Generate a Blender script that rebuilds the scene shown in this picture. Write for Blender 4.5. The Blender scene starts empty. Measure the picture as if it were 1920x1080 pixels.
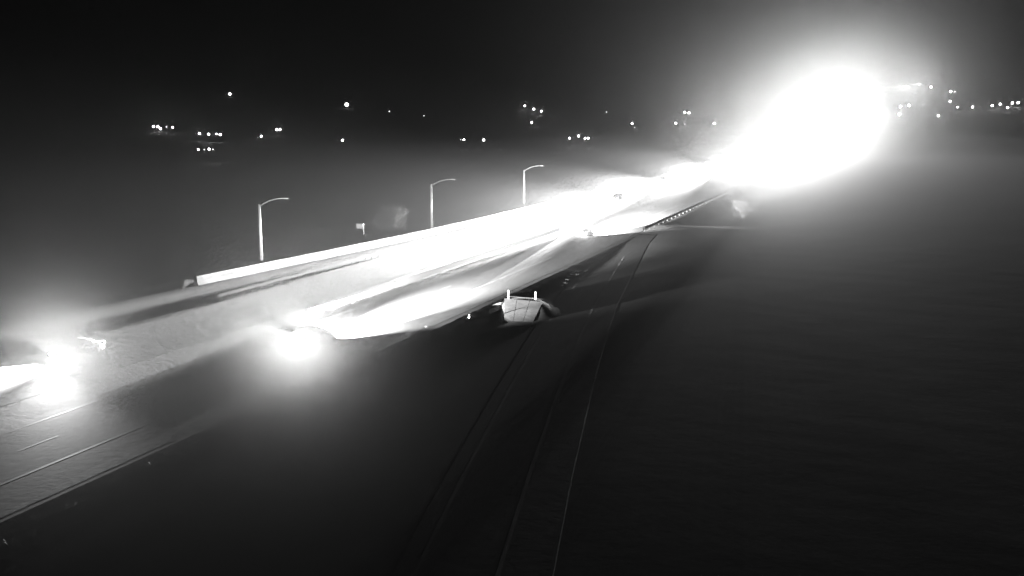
import bpy, bmesh, math, random
import numpy as np
from mathutils import Vector, Matrix
from mathutils import noise as mnoise

random.seed(7)
sc = bpy.context.scene
COL = sc.collection
R = math.radians

# ------------------------------------------------------------------ camera
CAM_H = 20.0
cam_d = bpy.data.cameras.new("camera")
cam = bpy.data.objects.new("camera", cam_d)
COL.objects.link(cam)
cam_d.sensor_width = 36.0
cam_d.lens = 36.0 * 1900.0 / 1920.0
cam_d.clip_start = 0.5
cam_d.clip_end = 20000.0
cam.location = (0, 0, CAM_H)
cam.rotation_euler = (R(90 - 9.707), 0, 0)
sc.camera = cam

# ------------------------------------------------------------------ night sky, faint moon
world = bpy.data.worlds.new("World")
sc.world = world
world.use_nodes = True
wn, wl = world.node_tree.nodes, world.node_tree.links
wn.clear()
w_out = wn.new("ShaderNodeOutputWorld")
w_bg = wn.new("ShaderNodeBackground")
w_sky = wn.new("ShaderNodeTexSky")
w_sky.sky_type = 'NISHITA'
w_sky.sun_disc = False
w_sky.sun_elevation = R(35)
w_sky.sun_rotation = R(200)
w_bw = wn.new("ShaderNodeRGBToBW")
wl.new(w_sky.outputs[0], w_bw.inputs[0])
wl.new(w_bw.outputs[0], w_bg.inputs[0])
w_bg.inputs[1].default_value = 0.00003
wl.new(w_bg.outputs[0], w_out.inputs[0])
moon_d = bpy.data.lights.new("moon", 'SUN')
moon_d.energy = 0.004
moon_d.angle = R(0.5)
moon = bpy.data.objects.new("moon", moon_d)
COL.objects.link(moon)
moon.rotation_euler = (R(55), 0, R(-20))

sc.view_settings.view_transform = 'Standard'
sc.view_settings.look = 'None'
sc.view_settings.exposure = -0.45
sc.view_settings.gamma = 1.0
sc.view_settings.use_curve_mapping = False
sc.render.engine = 'CYCLES'
cy = sc.cycles
cy.max_bounces = 3
cy.diffuse_bounces = 2
cy.glossy_bounces = 2
cy.transmission_bounces = 2
cy.volume_bounces = 0
cy.sample_clamp_direct = 40.0
cy.sample_clamp_indirect = 2.0
cy.use_denoising = True
cy.denoiser = 'OPENIMAGEDENOISE'
cy.denoising_input_passes = 'RGB'
cy.use_light_tree = True

HAZE_DENSITY = 0.00008
HAZE_G = 0.965
BEAM = 2.2e6          # low beam lamp power scale

# ------------------------------------------------------------------ the road's frame: s to the right of the road, t along it
ANG = R(20.6)
SA, CA = math.sin(ANG), math.cos(ANG)


def sstep(x, a, b):
    x = np.clip((np.asarray(x, dtype=float) - a) / (b - a), 0, 1)
    return x * x * (3 - 2 * x)


def bend(t):
    return 0.00010 * np.maximum(np.asarray(t, dtype=float) - 1300, 0) ** 2


def rise(t):
    q = np.maximum(np.asarray(t, dtype=float) - 550, 0)
    return 0.053 * q * q / (q + 200)


def P(s, t, z=0.0):
    s = s + float(bend(t))
    return Vector((t * SA + s * CA, t * CA - s * SA, z + float(rise(t))))


# on-ramp centre line: x, y and the road's own height
RAMP = [(-5.0, 20, -.55), (-3.1, 38.6, -.55), (-0.9, 56, -.55), (1.8, 75.3, -.55), (4.4, 92.6, -.55), (7.1, 109, -.55),
        (10.9, 128.5, -.5), (14.0, 144, -.35), (17.3, 160, -.1), (20.3, 172, 0.0), (24.5, 186, 0.0)]


def ramp_height(x, y):
    ys = [p[1] for p in RAMP]
    zs = [p[2] for p in RAMP]
    xs = [p[0] for p in RAMP]
    return np.interp(y, ys, zs), np.abs(x - np.interp(y, ys, xs))


def waves(x, y):
    return (np.sin(x * .031 + 1.3 * np.sin(y * .017)) * np.sin(y * .027 + 1.1 * np.sin(x * .013))
            + .5 * np.sin(x * .083 + y * .049 + 1.7) * np.sin(y * .071 - x * .037))


BASIN = (-2.6, 103.6)          # drainage basin beside the shoulder


def ground_z(x, y):
    x = np.asarray(x, dtype=float)
    y = np.asarray(y, dtype=float)
    t = x * SA + y * CA
    s = x * CA - y * SA - bend(t)
    r = np.hypot(x, y)
    corridor = sstep(s, -106, -98) * (1 - sstep(s, -40, -36))
    hill = 0.075 * np.maximum(r - 1050, 0) ** 2 / (np.maximum(r - 1050, 0) + 260)
    hill = hill * (1 + .16 * np.sin(x * .0021 + 1) + .10 * np.sin(x * .0063 + y * .003))
    near_road = np.exp(-((s + 60) / 160.0) ** 2)
    z = hill * (1 - near_road) + rise(t) * near_road
    rough = waves(x * 6, y * 6) * .015 + waves(x, y) * .05 + .02 * waves(x * 17, y * 17)
    z = z + (-0.06 - .3 * (1 - corridor)) + np.minimum(rough, .25) * (1 - corridor) * (.1 + .12 * sstep(-s, 95, 130))
    # the fill slope right of the northbound shoulder
    fall = sstep(s, -39.4, -33.0) * (1 - sstep(r, 1000, 1500))
    z = z - .32 * fall
    zr, dr = ramp_height(x, y)
    on = (1 - sstep(dr, 5.5, 22.0)) * (1 - sstep(y, 184, 190))
    z = z * (1 - on) + (zr - .02) * on
    bx, by = x - BASIN[0], y - BASIN[1]
    hole = 1 - sstep(np.hypot(bx / 2.9, by / 6.0), .4, 1.0)
    z = z - 1.25 * hole * sstep(s, -40.6, -39.6)
    berm = 1 - sstep(np.hypot((x - 1.3) / 3.6, (y - 105.0) / 7.0), .62, 1.0)
    zap = .22 + .113 * (y - 107.5) + .05 * waves(x * 14, y * 14)
    z = z + np.maximum(np.minimum(zap, .24) - z, 0) * berm
    return z


# ------------------------------------------------------------------ materials (everything the monochrome camera sees is grey)
def mat(name, base, var=.25, scale=3.0, rough=.75, metal=0.0, bump=.0, detail=6, spots=None, coords='Object', spec=.5):
    m = bpy.data.materials.new(name)
    m.use_nodes = True
    n, l = m.node_tree.nodes, m.node_tree.links
    b = n["Principled BSDF"]
    tc = n.new("ShaderNodeTexCoord")
    nz = n.new("ShaderNodeTexNoise")
    nz.inputs["Scale"].default_value = scale
    nz.inputs["Detail"].default_value = detail
    nz.inputs["Roughness"].default_value = .65
    l.new(tc.outputs[coords], nz.inputs["Vector"])
    rp = n.new("ShaderNodeValToRGB")
    lo, hi = base * (1 - var), base * (1 + var)
    rp.color_ramp.elements[0].position = .3
    rp.color_ramp.elements[1].position = .7
    rp.color_ramp.elements[0].color = (lo, lo, lo, 1)
    rp.color_ramp.elements[1].color = (hi, hi, hi, 1)
    l.new(nz.outputs[0], rp.inputs[0])
    col = rp.outputs[0]
    if spots:
        n2 = n.new("ShaderNodeTexNoise")
        n2.inputs["Scale"].default_value = spots[0]
        n2.inputs["Detail"].default_value = 4
        l.new(tc.outputs[coords], n2.inputs["Vector"])
        r2 = n.new("ShaderNodeValToRGB")
        r2.color_ramp.elements[0].position = .42
        r2.color_ramp.elements[1].position = .6
        k0, k1 = spots[1], spots[2]
        r2.color_ramp.elements[0].color = (k0, k0, k0, 1)
        r2.color_ramp.elements[1].color = (k1, k1, k1, 1)
        l.new(n2.outputs[0], r2.inputs[0])
        mx = n.new("ShaderNodeMix")
        mx.data_type = 'RGBA'
        mx.blend_type = 'MULTIPLY'
        mx.inputs[0].default_value = 1
        l.new(col, mx.inputs[6])
        l.new(r2.outputs[0], mx.inputs[7])
        col = mx.outputs[2]
    l.new(col, b.inputs["Base Color"])
    b.inputs["Roughness"].default_value = rough
    b.inputs["Metallic"].default_value = metal
    b.inputs["Specular IOR Level"].default_value = spec
    if bump:
        bp = n.new("ShaderNodeBump")
        bp.inputs["Strength"].default_value = bump
        bp.inputs["Distance"].default_value = .05
        l.new(nz.outputs[0], bp.inputs["Height"])
        l.new(bp.outputs[0], b.inputs["Normal"])
    return m


def glow_mat(name, strength):
    m = bpy.data.materials.new(name)
    m.use_nodes = True
    n, l = m.node_tree.nodes, m.node_tree.links
    b = n["Principled BSDF"]
    b.inputs["Base Color"].default_value = (.8, .8, .8, 1)
    b.inputs["Emission Color"].default_value = (1, 1, 1, 1)
    b.inputs["Emission Strength"].default_value = strength
    m.cycles.emission_sampling = 'NONE'
    return m


M = {
    'soil': mat('sagebrush_soil', .15, .14, .35, .95, bump=.12, spots=(.045, .6, 1.25)),
    'asphalt': mat('asphalt', .075, .22, 1.6, .85, bump=.12, spots=(.06, .8, 1.15)),
    'ramp_asphalt': mat('ramp_asphalt', .06, .22, .9, .85, bump=.15, spots=(.08, .75, 1.15)),
    'old_asphalt': mat('old_asphalt', .12, .2, 1.6, .85, bump=.12, spots=(.05, .8, 1.15)),
    'gravel': mat('gravel', .10, .4, 2.0, .95, bump=.15),
    'paint': mat('road_paint', .45, .3, 2.5, .7, spots=(.4, .45, 1.05)),
    'worn_paint': mat('worn_road_paint', .5, .4, 1.2, .7, spots=(.25, .35, 1.1)),
    'rail_shade': mat('painted_rail_shade', .02, .3, 4, .95, spec=.05),  # near-black colour stands in for the shaded, backlit side of the rails
    'concrete': mat('concrete', .42, .14, 1.4, .85, bump=.1, spots=(.35, .75, 1.05)),
    'galv': mat('galvanised_steel', .6, .15, 4, .45, metal=.35),
    'wood': mat('weathered_wood', .09, .3, 5, .95, spec=.05),
    'brush': mat('sagebrush', .06, .4, 3, .95),
    'leaf': mat('leaf', .07, .4, 2, .9),
    'bark': mat('bark', .07, .3, 6, .95, bump=.5),
    'rock': mat('rock', .3, .3, 4, .9, bump=.5),
    'white': mat('white_plastic', .75, .08, 6, .5),
    'dark': mat('dark_rubber', .015, .3, 8, .95, spec=.05),
    'yellow': mat('attenuator_shell', .025, .2, 5, .7),
    'paint_a': mat('car_paint_light', .35, .05, 9, .3, metal=.3),
    'paint_b': mat('car_paint_dark', .04, .05, 9, .55),
    'glass': mat('tinted_glass', .015, .05, 9, .2),
    'rim': mat('alloy_rim', .4, .1, 9, .35, metal=.7),
    'trim': mat('black_trim', .03, .1, 9, .5),
    'cabinet': mat('cabinet_paint', .5, .08, 5, .5),
    'lens': glow_mat('headlight_glow', 120),
    'tail': glow_mat('taillight_glow', 25),
    'lamp': glow_mat('yard_lamp_glow', 45),
    'lamp_dim': glow_mat('dim_lamp_glow', 5),
    'lamp_big': glow_mat('flood_lamp_glow', 6),
}


# ------------------------------------------------------------------ mesh helpers
def link(name, me, m, parent=None):
    o = bpy.data.objects.new(name, me)
    COL.objects.link(o)
    if m is not None:
        me.materials.append(m)
    if parent is not None:
        o.parent = parent
    return o


def raw(name, verts, faces, m, parent=None, smooth=False):
    me = bpy.data.meshes.new(name)
    me.from_pydata([tuple(v) for v in verts], [], faces)
    me.update()
    if smooth:
        me.polygons.foreach_set('use_smooth', [True] * len(me.polygons))
    return link(name, me, m, parent)


def from_bm(name, bm, m, parent=None, smooth=False, bevel=0.0):
    if bevel:
        bmesh.ops.bevel(bm, geom=list(bm.edges), offset=bevel, segments=1, affect='EDGES', clamp_overlap=True)
    bmesh.ops.recalc_face_normals(bm, faces=bm.faces)
    me = bpy.data.meshes.new(name)
    bm.to_mesh(me)
    bm.free()
    if smooth:
        me.polygons.foreach_set('use_smooth', [True] * len(me.polygons))
    return link(name, me, m, parent)


def box(bm, c, d, rz=0.0, taper=1.0):
    r = bmesh.ops.create_cube(bm, size=1.0)
    for v in r['verts']:
        k = taper if v.co.z > 0 else 1.0
        v.co = Vector((v.co.x * d[0] * k, v.co.y * d[1] * k, v.co.z * d[2]))
    bmesh.ops.rotate(bm, verts=r['verts'], cent=(0, 0, 0), matrix=Matrix.Rotation(rz, 3, 'Z'))
    bmesh.ops.translate(bm, verts=r['verts'], vec=Vector(c))


def tube(bm, pts, rad, seg=8):
    pts = [Vector(p) for p in pts]
    rings = []
    for i, p in enumerate(pts):
        d = (pts[min(i + 1, len(pts) - 1)] - pts[max(i - 1, 0)]).normalized()
        a = d.cross(Vector((0, 0, 1)))
        if a.length < 1e-4:
            a = Vector((1, 0, 0))
        a.normalize()
        b = d.cross(a)
        rr = rad[i] if isinstance(rad, (list, tuple)) else rad
        rings.append([bm.verts.new(p + (a * math.cos(2 * math.pi * k / seg) + b * math.sin(2 * math.pi * k / seg)) * rr)
                      for k in range(seg)])
    for i in range(len(rings) - 1):
        for k in range(seg):
            bm.faces.new((rings[i][k], rings[i][(k + 1) % seg], rings[i + 1][(k + 1) % seg], rings[i + 1][k]))
    bm.faces.new(rings[0][::-1])
    bm.faces.new(rings[-1])


def empty(name, loc, rz=0.0):
    o = bpy.data.objects.new(name, None)
    COL.objects.link(o)
    o.location = loc
    o.rotation_euler = (0, 0, rz)
    return o


def tag(o, label=None, cat=None, group=None, kind=None):
    if label:
        o['label'] = label
    if cat:
        o['category'] = cat
    if group:
        o['group'] = group
    if kind:
        o['kind'] = kind
    return o


def copy_tree(o, parent=None):
    c = o.copy()
    COL.objects.link(c)
    c.parent = parent
    for ch in list(o.children):
        copy_tree(ch, c)
    return c


# ------------------------------------------------------------------ ground: one sheet out to the hills
def build_ground():
    az = np.concatenate([np.arange(-180, -52, 4.0), np.arange(-52, 52, .4), np.arange(52, 180, 4.0)])
    rr = [0.5, 3, 6, 9, 12]
    while rr[-1] < 5200:
        rr.append(rr[-1] * (1.010 if rr[-1] < 420 else 1.03))
    rr = np.array(rr)
    A, Rr = np.meshgrid(np.radians(az), rr)
    X, Y = np.sin(A) * Rr, np.cos(A) * Rr
    Z = ground_z(X, Y)
    nr, na = X.shape
    v = np.stack([X.ravel(), Y.ravel(), Z.ravel()], 1)
    i, j = np.meshgrid(np.arange(nr - 1), np.arange(na), indexing='ij')
    j2 = (j + 1) % na
    f = np.stack([i * na + j, (i + 1) * na + j, (i + 1) * na + j2, i * na + j2], -1).reshape(-1, 4)
    me = bpy.data.meshes.new('ground')
    me.vertices.add(len(v))
    me.vertices.foreach_set('co', v.ravel().astype(np.float32))
    me.loops.add(f.size)
    me.loops.foreach_set('vertex_index', f.ravel().astype(np.int32))
    me.polygons.add(len(f))
    me.polygons.foreach_set('loop_start', np.arange(0, f.size, 4, dtype=np.int32))
    me.polygons.foreach_set('loop_total', np.full(len(f), 4, dtype=np.int32))
    me.update(calc_edges=True)
    me.validate()
    me.polygons.foreach_set('use_smooth', [True] * len(me.polygons))
    return tag(link('ground', me, M['soil']), kind='structure')


build_ground()


def cuts(t0, t1):
    out = [t0]
    while out[-1] < t1:
        out.append(min(t1, out[-1] + (12 if out[-1] < 400 else 40)))
    return out


def lin(a, b, ta, tb):
    return lambda t: a + (b - a) * min(1, max(0, (t - ta) / (tb - ta)))


def interp(pts):
    ts = [p[0] for p in pts]
    ss = [p[1] for p in pts]
    return lambda t: float(np.interp(t, ts, ss))


def strip_data(sl, sr, t0, t1, z, skirt):
    verts, faces = [], []
    for t in cuts(t0, t1):
        a = sl(t) if callable(sl) else sl
        b = sr(t) if callable(sr) else sr
        verts += [P(a, t, z), P(b, t, z), P(a - skirt * .5, t, z - skirt), P(b + skirt * .5, t, z - skirt)]
    n = len(verts) // 4
    for i in range(n - 1):
        k = 4 * i
        faces += [(k, k + 1, k + 5, k + 4)]
        if skirt:
            faces += [(k + 1, k + 3, k + 7, k + 5), (k + 2, k, k + 4, k + 6)]
    return verts, faces


def strip(name, sl, sr, t0, t1, z, m, skirt=.35, parent=None):
    v, f = strip_data(sl, sr, t0, t1, z, skirt)
    o = raw(name, v, f, m, parent)
    return o


FAR = 2900
nb = tag(strip('northbound_road', -53.0, lambda t: -40.6, -20, FAR, 0.0, M['asphalt']), kind='structure')
sb = tag(strip('southbound_road', interp([(-20, -67.5), (96, -67.5), (150, -72.3), (180, -71.3), (220, -70.7), (310, -69.4), (420, -67.4)]),
               -57.2, -20, FAR, 0.0, M['asphalt']), kind='structure')
srmp = tag(strip('southbound_ramp', interp([(-20, -92), (40, -82), (80, -78.4), (100, -76.7), (124, -74.4), (150, -72.5)]),
                 interp([(-20, -84.5), (40, -76.5), (80, -71.8), (100, -70.6), (118, -68.0), (150, -68.0)]),
                 -20, 150, 0.012, M['old_asphalt']), kind='structure')
tag(strip('median', -57.2, -53.0, -20, FAR, -0.012, M['gravel'], 0), kind='structure')
tag(strip('verge', interp([(-20, -84.5), (40, -76.5), (80, -71.8), (100, -70.6), (118, -68.4)]), -67.5, -20, 118, -0.03, M['soil'], 0),
    kind='structure')
def gravel_shoulder():
    verts, faces = [], []
    for i, t in enumerate(np.arange(20, 172, .6)):
        w = 1.7 + .35 * mnoise.noise(Vector((t * .4, 0, 0))) + .25 * mnoise.noise(Vector((t * 1.7, 3, 0)))
        verts += [P(-41.1 + .15 * mnoise.noise(Vector((t * .8, 9, 0))), t, .006), P(-40.6 + w * .45, t, -.03),
                  P(-40.6 + w, t, -.17), P(-40.6 + w + .3, t, -.5)]
        if i:
            k = 4 * i
            for q in range(3):
                faces.append((k - 4 + q, k - 3 + q, k + 1 + q, k + q))
    return raw('gravel_shoulder', verts, faces, M['gravel'])


tag(gravel_shoulder(), kind='structure')
# side ramp beyond the barrier and the track beside it
tag(strip('side_ramp', interp([(60, -113), (89, -101.0), (113, -94.5), (142, -86), (186, -79.0), (216, -74.0)]),
          interp([(60, -108), (89, -97.5), (113, -91.0), (142, -82.5), (186, -75.0), (216, -72.6)]), 60, 216, -.02, M['gravel'], .1),
    kind='structure')
tag(strip('frontage_road', interp([(130, -101), (184, -92), (237, -86), (282, -85), (700, -90)]),
          interp([(130, -97), (184, -88), (237, -82), (282, -80.5), (700, -85)]), 130, 700, -.03, M['old_asphalt'], .1), kind='structure')


def paint(name, s, w, t0, t1, z=.005, dash=None, parent=None):
    """one painted line; dashed lines are one object per dash up to the distance where dashes merge"""
    if dash is None:
        fs = s if callable(s) else (lambda t: s)
        o = strip(name, lambda t: fs(t) - w / 2, lambda t: fs(t) + w / 2, t0, t1, z, M['paint'], 0, parent)
        return
    t = t0
    while t < t1:
        strip(name, s - w / 2, s + w / 2, t, t + dash[0], z, M['paint'], 0, parent)
        t += dash[1]


paint('edge_line', -52.0, .16, -20, 1600, parent=nb)
paint('edge_line', -44.9, .22, -20, 1600, parent=nb)
paint('lane_dash', -48.5, .14, 20, 420, dash=(3.1, 12.2), parent=nb)
paint('edge_line', -58.9, .16, -20, 1600, parent=sb)
paint('edge_line', -66.1, .18, -20, 1600, parent=sb)
paint('lane_dash', -62.5, .14, 20, 420, dash=(3.1, 12.2), parent=sb)
paint('edge_line', interp([(-20, -90), (40, -79.8), (80, -75.9), (100, -74.9), (124, -72.9), (150, -71.2)]), .16, -20, 150, z=.018, parent=srmp)
paint('edge_line', interp([(-20, -86), (40, -77.4), (80, -72.7), (100, -71.5), (118, -69), (148, -68.3)]), .16, -20, 148, z=.018, parent=srmp)


# on-ramp coming up from the bottom of the picture to the gore
def ramp_sheet(name, a, b, z, m, parent=None, skirt=.0, y0=20, y1=186):
    ys = np.arange(y0, y1 + .1, 3.0)
    px, pz = [p[0] for p in RAMP], [p[2] for p in RAMP]
    py = [p[1] for p in RAMP]
    verts, faces = [], []
    for y in ys:
        x, zz = float(np.interp(y, py, px)), float(np.interp(y, py, pz))
        verts += [(x + a, y, zz + z), (x + b, y, zz + z), (x + a - skirt * .6, y, zz + z - skirt), (x + b + skirt * .6, y, zz + z - skirt)]
    for i in range(len(ys) - 1):
        k = 4 * i
        faces.append((k, k + 1, k + 5, k + 4))
        if skirt:
            faces += [(k + 1, k + 3, k + 7, k + 5), (k + 2, k, k + 4, k + 6)]
    return raw(name, verts, faces, m, parent)


orp = tag(ramp_sheet('on_ramp', -2.9, 4.4, 0.0, M['ramp_asphalt'], None, .03, 20, 172), kind='structure')
ramp_sheet('edge_line', -2.0, -1.78, .006, M['worn_paint'], orp, 0, 20, 166)
ramp_sheet('edge_line', 1.78, 2.0, .006, M['worn_paint'], orp, 0, 20, 148)


# ------------------------------------------------------------------ concrete barrier along the southbound side
BAR = interp([(98, -76.9), (124, -74.6), (150, -72.7), (180, -71.6), (220, -70.9), (310, -69.6), (420, -67.6)])
bar = empty('concrete_barrier', P(BAR(98), 98))
tag(bar, 'long white lit concrete barrier along the far edge of the highway, lamps behind it', 'barrier')
PROF = [(.30, 0), (.26, .10), (.13, .34), (.09, 1.10), (-.12, 1.10), (-.18, 0)]
t = 98.0
while t < 405:
    t1 = t + 6.08
    v = []
    for tt in (t + .015, t1 - .015):
        for ds, z in PROF:
            v.append(P(BAR(tt) + ds, tt, z - (.03 if z == 0 else 0)) - bar.location)
    n = len(PROF)
    f = [tuple(range(n))[::-1], tuple(range(n, 2 * n))] + [(k, (k + 1) % n, n + (k + 1) % n, n + k) for k in range(n)]
    raw('barrier_section', v, f, M['concrete'], bar)
    t = t1

# crash cushion in front of its end: dark shell of bays with fender panels
cu = empty('crash_cushion', P(-77.3, 97.2), -ANG)
tag(cu, 'dark crash cushion between the end of the white barrier and the guardrail', 'crash cushion')
for k in range(2):
    b = bmesh.new()
    box(b, (0, -1.0 + k * .95, .5), (.8, .9, .95), taper=.94)
    from_bm('bay', b, M['dark'], cu, bevel=.04)
b = bmesh.new()
box(b, (0, -1.62, .46), (.8, .28, .84), taper=.9)
from_bm('nose', b, M['dark'], cu, bevel=.06)
for sx in (-1, 1):
    b = bmesh.new()
    box(b, (sx * .43, -.5, .62), (.05, 2.1, .28))
    from_bm('side_rail', b, M['dark'], cu)


# ------------------------------------------------------------------ guardrails (W-beam or thrie-beam on posts)
def guardrail(name, label, s, t0, t1, face, beam=.32, top=.78, step=3.81, matp='galv', flare=0.0, cat='guardrail'):
    fs = s if callable(s) else (lambda t: s)
    g = empty(name, P(fs(t0), t0))
    tag(g, label, cat)
    prof = [(0, 0), (.05, .16), (.085, .27), (.02, .5), (.085, .73), (.05, .84), (0, 1)]
    ts = np.linspace(t0, t1, max(2, int((t1 - t0) / 3.81) + 1))
    v, f = [], []
    n = len(prof)
    for i, tt in enumerate(ts):
        e = flare * max(0, 1 - (tt - t0) / 11.0) ** 2
        for ds, q in prof:
            v.append(P(fs(tt) + face * (ds + .10) + face * -e, tt, top - beam + q * beam) - g.location)
        for ds, q in reversed(prof):
            v.append(P(fs(tt) + face * (ds + .075) + face * -e, tt, top - beam + q * beam) - g.location)
    m2 = 2 * n
    for i in range(len(ts) - 1):
        for k in range(m2):
            f.append((i * m2 + k, i * m2 + (k + 1) % m2, (i + 1) * m2 + (k + 1) % m2, (i + 1) * m2 + k))
    f.append(tuple(range(m2)))
    f.append(tuple(range((len(ts) - 1) * m2, len(ts) * m2))[::-1])
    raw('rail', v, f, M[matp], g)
    pw = M['rail_shade'] if matp == 'rail_shade' else M['wood']
    pm = None
    tt = t0 + .6
    while tt < t1:
        e = flare * max(0, 1 - (tt - t0) / 11.0) ** 2
        if pm is None:
            b = bmesh.new()
            box(b, (0, 0, (top - .02) / 2 - .1), (.15, .17, top + .18))
            box(b, (face * .05, 0, top - beam / 2), (.10, .14, beam * .8))
            o = from_bm('post', b, pw, g)
            pm = o.data
        else:
            o = bpy.data.objects.new('post', pm)
            COL.objects.link(o)
            o.parent = g
        o.location = P(fs(tt) - face * .0 - face * e, tt) - g.location
        o.rotation_euler = (0, 0, -ANG)
        tt += step
    return g


guardrail('guardrail', 'bright lit guardrail in the median, left of the northbound lanes', -53.7, 86, 178, 1, beam=.66, top=.84, flare=.5)
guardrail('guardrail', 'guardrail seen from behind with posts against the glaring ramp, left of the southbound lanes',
          interp([(88, -68.0), (104, -67.9), (150, -67.9)]), 90, 128, 1, top=.80, step=1.905, matp='rail_shade')
guardrail('guardrail', 'dark thin guardrail along the right highway edge above the slope', -40.2, 172, 330, -1, beam=.5, top=.72, matp='rail_shade')
guardrail('guardrail', 'grey guardrail leading up to the dark crash cushion at the barrier end',
          interp([(40, -84.0), (80, -80.0), (95, -77.6)]), 66, 95.3, 1, beam=.5, top=.84)


# ------------------------------------------------------------------ street lamps on the barrier
def street_lamp():
    o = empty('street_lamp', (0, 0, 0))
    b = bmesh.new()
    box(b, (0, 0, -.5), (.5, .5, 1.1), taper=.8)
    from_bm('base', b, M['concrete'], o, bevel=.03)
    b = bmesh.new()
    tube(b, [(0, 0, 0), (0, 0, 3.5), (0, 0, 7.35)], [.2, .18, .15], 10)
    from_bm('pole', b, M['galv'], o, smooth=True)
    b = bmesh.new()
    tube(b, [(0, 0, 7.1), (.7, 0, 7.55), (1.6, 0, 7.98), (2.6, 0, 8.22), (3.5, 0, 8.3)], [.075, .065, .055, .05, .045], 8)
    arm = from_bm('arm', b, M['galv'], o, smooth=True)
    b = bmesh.new()
    bmesh.ops.create_uvsphere(b, u_segments=12, v_segments=8, radius=1, matrix=Matrix.LocRotScale(Vector((3.85, 0, 8.3)), None, Vector((.48, .2, .11))))
    h = from_bm('lamp_head', b, M['cabinet'], o, smooth=True)
    b = bmesh.new()
    bmesh.ops.create_uvsphere(b, u_segments=10, v_segments=6, radius=1, matrix=Matrix.LocRotScale(Vector((3.98, 0, 8.2)), None, Vector((.22, .15, .09))))
    from_bm('lens', b, M['glass'], h, smooth=True)
    return o


LAMPS = [(-32.95, 132.0, 'nearest unlit street lamp behind the barrier, left of the other two lamps'),
         (-13.6, 171.0, 'middle one of three unlit street lamps behind the white barrier'),
         (2.56, 216.7, 'farthest unlit street lamp, closest to the glare of oncoming traffic')]
proto_lamp = street_lamp()
for i, (x, y, lab) in enumerate(LAMPS):
    o = proto_lamp if i == 0 else copy_tree(proto_lamp)
    o.location = (x, y, 1.05)
    o.rotation_euler = (0, 0, -ANG + R(4))
    tag(o, lab, 'street lamp', 'unlit street lamps along the barrier')


# ------------------------------------------------------------------ vehicles
def loft(bm, stations, seg_fn):
    rings = []
    for st in stations:
        rings.append([bm.verts.new(p) for p in seg_fn(*st)])
    n = len(rings[0])
    for i in range(len(rings) - 1):
        for k in range(n):
            bm.faces.new((rings[i][k], rings[i][(k + 1) % n], rings[i + 1][(k + 1) % n], rings[i + 1][k]))
    bm.faces.new(rings[0][::-1])
    bm.faces.new(rings[-1])


def lower(y, zb, zt, hw):
    m = (zb + zt) / 2
    return [(-hw * .93, y, zb), (-hw, y, m - .05), (-hw * .985, y, m + .12), (-hw * .9, y, zt - .03), (-hw * .8, y, zt),
            (hw * .8, y, zt), (hw * .9, y, zt - .03), (hw * .985, y, m + .12), (hw, y, m - .05), (hw * .93, y, zb)]


def upper(y, zb, zt, hb, ht):
    return [(-hb, y, zb), (-(hb + ht) / 2 - .02, y, (zb + zt) / 2), (-ht, y, zt - .06), (-ht * .86, y, zt), (ht * .86, y, zt), (ht, y, zt - .06),
            ((hb + ht) / 2 + .02, y, (zb + zt) / 2), (hb, y, zb)]


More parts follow.
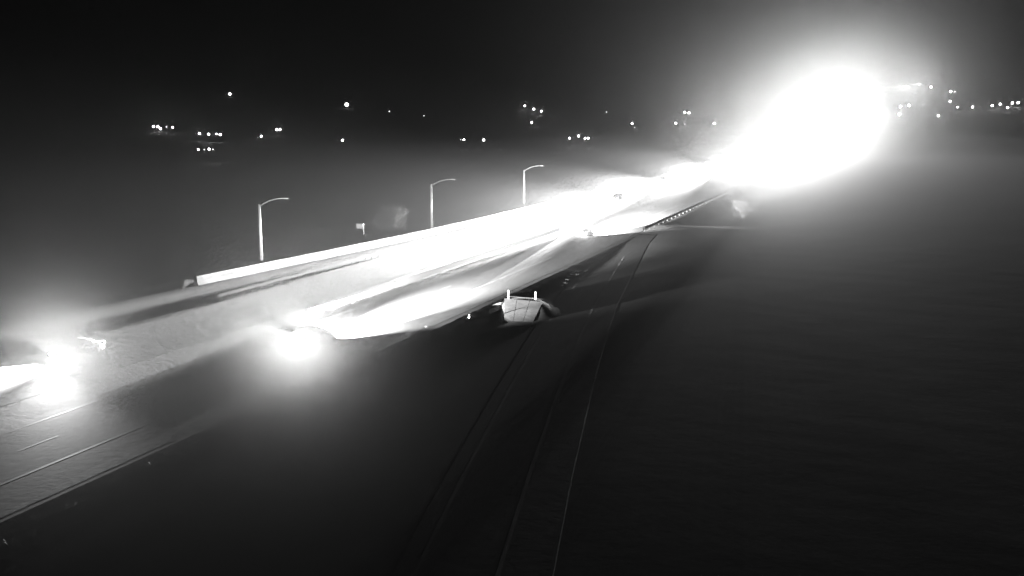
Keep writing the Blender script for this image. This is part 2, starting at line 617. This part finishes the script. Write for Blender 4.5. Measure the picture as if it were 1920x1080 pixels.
def make_car(kind, paint_m):
    if kind == 'sedan':
        L, hw = 4.7, .91
        body = [(-2.35, .35, .72, .72), (-2.25, .26, .95, .84), (-1.6, .22, 1.0, .9), (-.2, .2, .96, .91), (.9, .2, .93, .9), (1.7, .22, .86, .88),
                (2.2, .26, .74, .82), (2.35, .34, .6, .7)]
        roof = [(-1.75, .96, 1.0, .76, .72), (-1.05, .96, 1.36, .8, .62), (-.5, .95, 1.45, .81, .62), (.1, .94, 1.44, .81, .62), (.55, .93, 1.3, .8, .64),
                (1.15, .92, .96, .76, .72)]
        wh, wr, lampz, tailz = (1.4, -1.42), .33, .64, .82
        front_glass = [(-.62, .62, 1.29), (.62, .62, 1.29), (.72, 1.12, .98), (-.72, 1.12, .98)]
        rear_glass = [(.6, -1.1, 1.33), (-.6, -1.1, 1.33), (-.7, -1.7, 1.02), (.7, -1.7, 1.02)]
        side = [(-.95, .99), (-.8, 1.3), (.4, 1.3), (.85, .98)]
        side_x = (.83, .69)
    else:
        L, hw = 4.85, .96
        body = [(-2.42, .42, .9, .78), (-2.33, .32, 1.08, .9), (-1.6, .28, 1.12, .95), (0, .27, 1.08, .96), (.9, .27, 1.06, .95), (1.8, .28, 1.0, .93),
                (2.3, .32, .86, .86), (2.43, .4, .72, .74)]
        roof = [(-2.3, 1.06, 1.12, .82, .78), (-2.0, 1.07, 1.66, .84, .68), (-1.2, 1.07, 1.76, .85, .69), (.1, 1.06, 1.75, .85, .69), (.55, 1.05, 1.6, .85, .7),
                (1.25, 1.04, 1.1, .8, .76)]
        wh, wr, lampz, tailz = (1.45, -1.42), .37, .78, 1.0
        front_glass = [(-.68, .64, 1.58), (.68, .64, 1.58), (.78, 1.2, 1.13), (-.78, 1.2, 1.13)]
        rear_glass = [(.66, -2.07, 1.6), (-.66, -2.07, 1.6), (-.74, -2.27, 1.2), (.74, -2.27, 1.2)]
        side = [(-1.95, 1.14), (-1.85, 1.6), (.45, 1.6), (.95, 1.12)]
        side_x = (.87, .75)
    o = empty('car', (0, 0, 0))
    b = bmesh.new()
    loft(b, body, lower)
    from_bm('body', b, paint_m, o, bevel=.02)
    b = bmesh.new()
    loft(b, roof, upper)
    from_bm('roof', b, paint_m, o, bevel=.015)

    def pane(name, quad, off):
        q = [Vector(p) for p in quad]
        nrm = (q[1] - q[0]).cross(q[2] - q[0]).normalized()
        if nrm.dot(Vector(off)) < 0:
            nrm = -nrm
        v = [p + nrm * .035 for p in q] + [p - nrm * .02 for p in q]
        raw(name, v, [(0, 1, 2, 3), (7, 6, 5, 4)] + [(k, k + 4, (k + 1) % 4 + 4, (k + 1) % 4) for k in range(4)], M['glass'], o)
    pane('windshield', front_glass, (0, 1, 1))
    pane('rear_window', rear_glass, (0, -1, 1))
    ym = -.18
    for sx in (-1, 1):
        x0, x1 = side_x
        (ya, za), (yb, zb), (yc, zc), (yd, zd) = side
        pane('side_window', [(sx * x0, ya, za), (sx * x1, yb, zb), (sx * x1, ym - .05, zb), (sx * x0, ym - .05, za)], (sx, 0, .2))
        pane('side_window', [(sx * x0, ym + .05, za), (sx * x1, ym + .05, zb), (sx * x1, yc, zc), (sx * x0, yd, zd)], (sx, 0, .2))
        b = bmesh.new()
        box(b, (sx * (hw + .06), side[3][0] - .1, side[3][1] + .06), (.2, .12, .14))
        from_bm('mirror', b, paint_m, o, bevel=.03)
        for yy in (-.15, -1.2):
            b = bmesh.new()
            box(b, (sx * (hw + .005), yy, side[0][1] - .12), (.04, .2, .035))
            from_bm('door_handle', b, M['trim'], o)
        for yy in wh:
            b = bmesh.new()
            bmesh.ops.create_cone(b, cap_ends=True, segments=20, radius1=wr, radius2=wr, depth=.22,
                                  matrix=Matrix.Translation((sx * (hw - .1), yy, wr)) @ Matrix.Rotation(R(90), 4, 'Y'))
            w = from_bm('wheel', b, M['dark'], o, bevel=.02)
            b = bmesh.new()
            bmesh.ops.create_cone(b, cap_ends=True, segments=16, radius1=wr * .62, radius2=wr * .55, depth=.05,
                                  matrix=Matrix.Translation((sx * (hw + .02), yy, wr)) @ Matrix.Rotation(R(90) * sx, 4, 'Y'))
            from_bm('rim', b, M['rim'], w)
        b = bmesh.new()
        bmesh.ops.create_uvsphere(b, u_segments=12, v_segments=8, radius=1,
                                  matrix=Matrix.LocRotScale(Vector((sx * (hw - .27), L / 2 - .06, lampz)), None, Vector((.19, .08, .09))))
        from_bm('headlight', b, M['lens'], o, smooth=True)
        b = bmesh.new()
        box(b, (sx * (hw - .2), -L / 2 + .05, tailz), (.26, .1, .16))
        from_bm('taillight', b, M['tail'], o, bevel=.03)
    b = bmesh.new()
    box(b, (0, L / 2 - .02, .42), (hw * 1.6, .16, .2))
    from_bm('bumper', b, M['trim'], o, bevel=.04)
    b = bmesh.new()
    box(b, (0, -L / 2 + .02, .5), (hw * 1.65, .16, .22))
    from_bm('bumper', b, M['trim'], o, bevel=.04)
    b = bmesh.new()
    for k in range(4):
        box(b, (0, L / 2 + .0, lampz - .1 + .05 * k), (hw * .9, .05, .025))
    from_bm('grille', b, M['trim'], o)
    b = bmesh.new()
    box(b, (0, -L / 2 - .05, tailz - .1), (.32, .02, .16))
    from_bm('license_plate', b, M['white'], o)
    return o, L, hw, lampz, tailz


def beam(parent, loc, aim, power, cone, name, blend=1.0):
    d = bpy.data.lights.new(name, 'SPOT')
    d.energy = power
    d.spot_size = R(cone)
    d.spot_blend = blend
    d.shadow_soft_size = .1
    o = bpy.data.objects.new(name, d)
    COL.objects.link(o)
    o.parent = parent
    o.location = loc
    o.rotation_euler = Vector(aim).to_track_quat('-Z', 'Y').to_euler()
    return o


PROTO = {}
# s, t, northbound?, kind, low beam power and cone (haze glow on the nearest car), high beam power, cone and dip, added rear glow power, label
CARS = [
    (-63.3, 64.8, False, 'sedan', .08, 60, .085, 66, .06, .0, 'oncoming car nearest the camera with blazing headlights at the left edge'),
    (-47.0, 75.2, True, 'suv', .16, 72, 1.1, 25, .09, .12, 'car heading away on the near carriageway, headlights flooding the lane ahead'),
    (-47.2, 160.0, True, 'sedan', .3, 72, 2.4, 26, .045, .025, 'unseen car heading away beside the gore, added to light the far northbound lanes'),  # unseen car, added so its beams whiten the lanes ahead
    (-60.7, 232.0, False, 'suv', 0, 90, 10, 19, .014, .0, 'oncoming car lost in the glare beyond the third street lamp'),
    (-64.4, 300.0, False, 'suv', 0, 80, 11, 14, .010, .0, 'oncoming car in the outer southbound lane before the big glare'),
    (-60.7, 372.0, False, 'sedan', .015, 60, 3, 14, .008, .0, 'oncoming car making the small hump of light left of the big glare'),
    (-64.4, 480.0, False, 'suv', 0, 80, 0.22, 44, .006, .0, 'oncoming car at the lower left end of the big glare'),
    (-60.7, 600.0, False, 'sedan', 0, 80, 0.31, 44, .008, .0, 'oncoming car in the left half of the big glare'),
    (-64.4, 740.0, False, 'suv', 0, 80, 0.33, 44, .008, .0, 'oncoming car just left of the middle of the big glare'),
    (-60.7, 900.0, False, 'sedan', 0, 80, 0.46, 44, .008, .0, 'oncoming car in the middle of the big glare'),
    (-64.4, 1080.0, False, 'suv', 0, 80, 0.48, 44, .008, .0, 'oncoming car in the brightest right part of the big glare'),
    (-60.7, 1440.0, False, 'sedan', 0, 80, 0.9, 44, .008, .0, 'oncoming car at the upper right end of the big glare'),
    (-60.7, 2150.0, False, 'sedan', 0, 80, 0.08, 44, .006, .0, 'oncoming car up the hill, the nearer of two in the far streak'),
    (-60.7, 2290.0, False, 'suv', 0, 80, 0.07, 44, .006, .0, 'farthest oncoming car, at the upper tip of the far streak'),
]
for s, t, nbound, kind, low, lcone, high, hcone, dip, tail, lab in CARS:
    if kind not in PROTO:
        PROTO[kind] = make_car(kind, M['paint_b'])
        o, L, hw, lz, tz = PROTO[kind]
    else:
        o, L, hw, lz, tz = PROTO[kind]
        o = copy_tree(o)
        for ch in list(o.children):
            if ch.type == 'LIGHT':
                bpy.data.objects.remove(ch)
    p0, p1 = P(s, t - 1), P(s, t + 1)
    dv = (p1 - p0).normalized() * (1 if nbound else -1)
    o.location = P(s, t, .004)
    o.rotation_euler = (math.asin(dv.z), 0, math.atan2(-dv.x, dv.y))
    tag(o, lab, 'car', 'cars on the highway at night')
    for sx in (-1, 1):
        if nbound:
            aim, cone = ((-.22, 1, -.12), 92) if sx < 0 else ((.12, 1, -.2), lcone)
        elif t < 80:
            aim, cone = (-.95, 1, .55), lcone  # nearest car: spots turned up toward the camera, added for haze glow
        else:
            aim, cone = (0, 1, -.012), lcone
        if low:
            beam(o, (sx * (hw - .27), L / 2 + .12, lz), aim, BEAM * low, cone, 'headlight_and_glow_beam')
        if high:
            beam(o, (sx * (hw - .27), L / 2 + .14, lz), (.035 if nbound else .22 if t < 80 else 0, 1, -dip), BEAM * 2 * high, hcone, 'headlight_high_beam')
        if tail:
            beam(o, (sx * (hw - .2), -L / 2 - .12, tz), (.5, -1, .52), BEAM * tail, 52, 'added_rear_glow')  # added spots aimed up toward the camera so the haze glows

# ------------------------------------------------------------------ drainage basin beside the shoulder: apron, railing, edge stones, cone
def slab(name, top, thick, m, parent):
    top = [Vector(p) for p in top]
    nrm = (top[1] - top[0]).cross(top[2] - top[0]).normalized()
    if nrm.z < 0:
        nrm = -nrm
    v = top + [p - nrm * thick for p in top]
    return raw(name, v, [(0, 1, 2, 3), (7, 6, 5, 4)] + [(k, k + 4, (k + 1) % 4 + 4, (k + 1) % 4) for k in range(4)], m, parent)


org = Vector((.9, 104.5, -.3))
ap = empty('culvert_apron', org)
tag(ap, 'brightly lit concrete culvert apron sloping into the dark basin beside the road', 'culvert apron')
TL, TR = Vector((-.85, 108.3, .34)) - org, Vector((3.3, 106.8, .22)) - org
BR, BL = Vector((1.9, 98.6, -.72)) - org, Vector((-.8, 100.2, -.60)) - org
for k in range(3):
    a0, a1 = k / 3 + .006, (k + 1) / 3 - .006
    top = [TL.lerp(TR, a0), TL.lerp(TR, a1), BL.lerp(BR, a1), BL.lerp(BR, a0)]
    v = top + [p - Vector((0, 0, 1.5)) for p in top]
    raw('apron_panel', v, [(0, 1, 2, 3), (7, 6, 5, 4)] + [(q, q + 4, (q + 1) % 4 + 4, (q + 1) % 4) for q in range(4)], M['concrete'], ap)
for k, (dx, dy, rad) in enumerate([(0, 0, 1.0), (-.12, -.55, 1.12)]):
    b = bmesh.new()
    pts = []
    for q in range(9):
        a = R(100 + q * 11)
        pts.append((-1.5 + math.cos(a) * 1.9 * rad + dx, .4 + math.sin(a) * 2.6 * rad + dy, .28 - .05 * q - .1 * k))
    tube(b, pts, .13, 8)
    from_bm('curb', b, M['concrete'], ap, smooth=True)
rl = empty('railing', (-.4, 109.0, -.35))
tag(rl, 'low railing with two white posts above the lit culvert apron', 'railing')
for px, py in ((0, 0), (2.95, -1.0)):
    b = bmesh.new()
    box(b, (px, py, .6), (.17, .12, 1.75))
    from_bm('post', b, M['white'], rl, bevel=.02)
b = bmesh.new()
tube(b, [(0, .1, .75), (1.5, -.42, .72), (2.95, -.9, .72), (3.8, -1.25, .68)], .06, 8)
from_bm('rail', b, M['trim'], rl, smooth=True)

cn = empty('traffic_cone', (-4.3, 99.8, float(ground_z(-4.75, 99.4)) + .02))
tag(cn, 'small white cone standing at the rim of the dark basin', 'traffic cone')
b = bmesh.new()
bmesh.ops.create_cone(b, cap_ends=True, segments=16, radius1=.17, radius2=.03, depth=.66, matrix=Matrix.Translation((0, 0, .37)))
from_bm('cone', b, M['white'], cn)
b = bmesh.new()
box(b, (0, 0, .02), (.42, .42, .045))
from_bm('base', b, M['dark'], cn, bevel=.01)

STONES = [(-6.0, 98.9, .34, 'pale stone left of the small cone, second from it'), (-5.5, 99.2, .28, 'pale stone right beside the small cone'),
          (-8.2, 94.9, .42, 'largest pale stone, leftmost along the shoulder edge'), (-4.3, 102.4, .30, 'pale stone on the basin rim behind the small cone'),
          (-3.6, 104.9, .33, 'pale stone at the far end of the basin rim, nearest the apron')]
for x, y, r, lab in STONES:
    b = bmesh.new()
    bmesh.ops.create_icosphere(b, subdivisions=2, radius=r)
    for v in b.verts:
        v.co *= .8 + .5 * mnoise.noise(v.co * 3 + Vector((x, y, 0)))
        v.co.z *= .7
    o = from_bm('stone', b, M['rock'])
    o.location = (x, y, float(ground_z(x, y)) + r * .3)
    tag(o, lab, 'stone', 'stones along the shoulder edge')


# ------------------------------------------------------------------ bushes and cabinet
def bush(x, y, h, w, n, label, trunk=.12):
    o = empty('bush', (x, y, float(ground_z(x, y)) - .05))
    tag(o, label, 'bush')
    b = bmesh.new()
    tips = []
    for k in range(9):
        a = k * 2.4
        rr = w * .5 * random.uniform(.25, .8)
        tip = Vector((math.cos(a) * rr, math.sin(a) * rr, h * random.uniform(.5, .92)))
        tube(b, [(0, 0, 0), tip * .35 + Vector((0, 0, h * .12)), tip], [trunk, trunk * .55, trunk * .15], 6)
        tips.append(tip)
    from_bm('trunk', b, M['bark'], o)
    v, f = [], []
    clumps = [(t_ * random.uniform(.6, 1.05) + Vector((random.gauss(0, w * .08), random.gauss(0, w * .08), random.gauss(0, h * .07))), random.uniform(.09, .2) * w)
              for t_ in tips for _ in range(7)]
    for _ in range(n):
        c, cr = random.choice(clumps)
        p = c + Vector((random.gauss(0, 1), random.gauss(0, 1), random.gauss(0, .8))) * cr * .55
        if p.z < .1:
            continue
        a = Vector((random.gauss(0, 1), random.gauss(0, 1), random.gauss(0, 1))).normalized()
        c2 = a.cross(Vector((random.gauss(0, 1), random.gauss(0, 1), random.gauss(0, 1)))).normalized()
        s_ = random.uniform(.06, .15)
        i = len(v)
        v += [p - a * s_, p + c2 * s_ * .45, p + a * s_, p - c2 * s_ * .45]
        f.append((i, i + 1, i + 2, i + 3))
    raw('foliage', v, f, M['leaf'], o)
    return o


bush(-20.6, 168.9, 4.9, 6.4, 11000, 'big leafy bush behind the barrier, beside the utility cabinet')
bush(13.5, 268, 2.6, 4.6, 2600, 'low bush beyond the barrier, right of the farthest street lamp')
bush(46.5, 203.5, 4.6, 5.0, 5200, 'dark round bush on the slope right of the highway guardrail')

cb = empty('utility_cabinet', (-25.4, 168.9, float(ground_z(-25.4, 168.9)) + .02), R(-8))
tag(cb, 'pale utility cabinet on a concrete pad left of the big bush', 'cabinet')
b = bmesh.new()
box(b, (0, 0, .08), (1.9, 1.3, .3))
from_bm('pad', b, M['concrete'], cb, bevel=.02)
b = bmesh.new()
box(b, (0, 0, 1.13), (1.15, .7, 1.78))
from_bm('body', b, M['cabinet'], cb, bevel=.03)
b = bmesh.new()
box(b, (0, 0, 2.06), (1.27, .82, .08))
from_bm('top', b, M['cabinet'], cb, bevel=.02)
for sx in (-1, 1):
    b = bmesh.new()
    box(b, (sx * .28, -.365, 1.15), (.52, .03, 1.6))
    d_ = from_bm('door', b, M['cabinet'], cb, bevel=.01)
    b = bmesh.new()
    box(b, (sx * .06, -.40, 1.2), (.04, .05, .2))
    from_bm('handle', b, M['trim'], d_)


# ------------------------------------------------------------------ scrub and roadside grass
def tufts(name, places, m, hmin, hmax, blades):
    v, f = [], []
    for x, y in places:
        z = float(ground_z(x, y))
        h = random.uniform(hmin, hmax)
        for _ in range(blades):
            a = random.uniform(0, 6.283)
            lean = random.uniform(.1, .8) * h
            bx, by = x + random.gauss(0, h * .25), y + random.gauss(0, h * .25)
            w = h * random.uniform(.05, .13)
            hh = h * random.uniform(.5, 1)
            dx, dy = math.cos(a), math.sin(a)
            i = len(v)
            v += [(bx - dy * w, by + dx * w, z - .03), (bx + dy * w, by - dx * w, z - .03),
                  (bx + dx * lean * .5 + dy * w, by + dy * lean * .5 - dx * w, z + hh * .6), (bx + dx * lean, by + dy * lean, z + hh)]
            f += [(i, i + 1, i + 2), (i, i + 2, i + 3)]
    o = raw(name, v, f, m)
    return tag(o, kind='stuff')


pl = []
while len(pl) < 260:
    rr = 25 * (150 / 25) ** random.random()
    a = R(random.uniform(-38, 38))
    x, y = rr * math.sin(a), rr * math.cos(a)
    s, t = x * CA - y * SA, x * SA + y * CA
    if x > -22:
        continue
    if -93 < s < -39 or (abs(ramp_height(x, y)[1]) < 6.5 and y < 190):
        continue
    if math.hypot((x - BASIN[0]) / 3.4, (y - BASIN[1]) / 8.5) < 1 and random.random() < .97:
        continue
    pl.append((x, y))
tufts('sagebrush', pl, M['brush'], .15, .5, 12)
pl = []
for _ in range(900):
    t = random.uniform(45, 128)
    s = -39.5 + abs(random.gauss(0, .9))
    q = P(s, t)
    if math.hypot((q.x - .8) / 2.8, (q.y - 104.5) / 6) < 1:
        continue
    pl.append((q.x, q.y))
for _ in range(700):
    t = random.uniform(30, 115)
    q = P(-69.6 + random.gauss(0, .8), t)
    pl.append((q.x, q.y))
tufts('roadside_grass', pl, M['brush'], .12, .4, 9)


# ------------------------------------------------------------------ far lights of the valley
lamp_meshes = {}


def yard_light(x, y, size, m, label, group, h=6.0):
    z = float(ground_z(x, y))
    o = empty('yard_light', (x, y, z))
    tag(o, label, 'yard light', group)
    d = math.hypot(x, y)
    r = round(size * .85 * d / 1000.0, 1)
    if ('pole', h) not in lamp_meshes:
        b = bmesh.new()
        tube(b, [(0, 0, -.3), (0, 0, h - .1)], [.07, .05], 6)
        p = from_bm('pole', b, M['trim'], o)
        lamp_meshes[('pole', h)] = p.data
    else:
        p = bpy.data.objects.new('pole', lamp_meshes[('pole', h)])
        COL.objects.link(p)
        p.parent = o
    k = (r, m)
    if k not in lamp_meshes:
        b = bmesh.new()
        bmesh.ops.create_uvsphere(b, u_segments=10, v_segments=7, radius=r)
        q = from_bm('lamp', b, M[m], o, smooth=True)
        lamp_meshes[k] = q.data
    else:
        q = bpy.data.objects.new('lamp', lamp_meshes[k])
        COL.objects.link(q)
        q.parent = o
    q.location = (0, 0, h)


ORD = ['first', 'second', 'third', 'fourth', 'fifth', 'sixth']
FIELD = [
    ('in the far left cluster', [(-377.0, 1079.3, .9), (-372.5, 1079.3, 1.2), (-353.8, 1032.6, 1.2), (-362.1, 1074.9, .5), (-352.6, 1066.2, .7)]),
    ('in the upper of two short rows', [(-241.7, 792.6, 1.1), (-226.8, 766.0, 1.0), (-223.1, 773.7, .8), (-213.8, 750.8, 1.1)]),
    ('in the lower of two short rows', [(-131.1, 427.2, .9), (-128.1, 425.5, .4), (-127.6, 430.7, 1.0), (-125.5, 429.0, .5)]),
    ('of four scattered above the nearest lamp', [(-169.6, 692.9, 1.1), (-228.9, 997.8, 1.2), (-227.1, 1003.8, 1.2), (-96.4, 582.0, .9)]),
    ('of a faint hillside pair', [(-170.0, 1425.5, .6), (-114.9, 1341.5, .4)]),
    ('above the second street lamp', [(-29.9, 597.4, .4), (-28.0, 596.2, 1.0), (-16.3, 589.1, 1.9)]),
    ('of four high above the third lamp', [(19.6, 1579.8, .8), (31.9, 1502.1, 1.2), (41.4, 1451.5, .8), (23.4, 1215.2, .9)]),
    ('of the low row right of the third lamp', [(35.1, 624.4, 1.1), (43.2, 664.4, 1.3), (44.3, 620.6, 1.3), (46.2, 620.6, 1.3)]),
    ('of three scattered left of the glare', [(130.3, 1419.7, .5), (130.9, 1119.3, 1.1), (102.3, 855.3, .4)]),
    ('of five at the glare\'s left edge', [(148.3, 929.4, 1.3), (145.9, 866.5, .6), (223.8, 1331.4, 1.0), (226.1, 1312.8, 1.9), (166.0, 842.6, 1.0)]),
    ('of three touching the glare\'s right edge', [(359.1, 953.0, 1.0), (424.2, 1124.0, 1.1), (448.5, 1163.0, 1.0)]),
    ('of five just below the far streak', [(476.4, 1193.7, .4), (722.9, 1781.2, .9), (563.6, 1325.3, 1.2), (683.6, 1607.9, 1.0), (690.2, 1607.9, .6)]),
    ('of three between glare and edge group', [(407.3, 981.9, 1.6), (523.9, 1210.3, .7), (552.4, 1234.8, 1.2)]),
    ('of the dense group at the far right', [(599.6, 1285.6, 1.1), (625.6, 1319.8, 1.0), (606.7, 1259.9, 1.3), (656.9, 1352.2, 1.1), (669.9, 1363.2, 1.2)]),
]
for where, pts in FIELD:
    for i, (x, y, sz) in enumerate(pts):
        look = 'bright large' if sz > 1.4 else 'faint' if sz < .65 else 'small bright'
        yard_light(x, y, min(sz, 1.0) if sz < 1.4 else sz * .8, 'lamp_dim' if sz < .65 else 'lamp_big' if sz > 1.4 else 'lamp',
                   f'{look} light, {ORD[i]} from the left {where}', 'far lights in the dark valley')
yard_light(-494.0, 1806.0, 1.6, 'lamp_big', 'lone big bright light high on the dark hillside at the upper left', 'far lights in the dark valley', 6.0)
yard_light(-252.2, 1570.8, 2.2, 'lamp_big', 'brightest and biggest of the far hillside lights, left of the middle', 'far lights in the dark valley', 6.0)

# ------------------------------------------------------------------ haze
hz = bpy.data.meshes.new('haze')
bm = bmesh.new()
bmesh.ops.create_cube(bm, size=1.0)
for v in bm.verts:
    v.co = Vector((v.co.x * 11000, v.co.y * 11000, -8 if v.co.z < 0 else 620))
bmesh.ops.recalc_face_normals(bm, faces=bm.faces)
bm.to_mesh(hz)
bm.free()
hm = bpy.data.materials.new('haze')
hm.use_nodes = True
hn, hl = hm.node_tree.nodes, hm.node_tree.links
hn.clear()
h_out = hn.new("ShaderNodeOutputMaterial")
h_vol = hn.new("ShaderNodeVolumePrincipled")
h_vol.inputs["Color"].default_value = (.9, .9, .9, 1)
h_vol.inputs["Density"].default_value = HAZE_DENSITY
h_vol.inputs["Anisotropy"].default_value = HAZE_G
h_vol.inputs["Density Attribute"].default_value = ""
hl.new(h_vol.outputs[0], h_out.inputs["Volume"])
hm.cycles.homogeneous_volume = True
hm.cycles.volume_sampling = 'EQUIANGULAR'
tag(link('haze', hz, hm), kind='stuff')
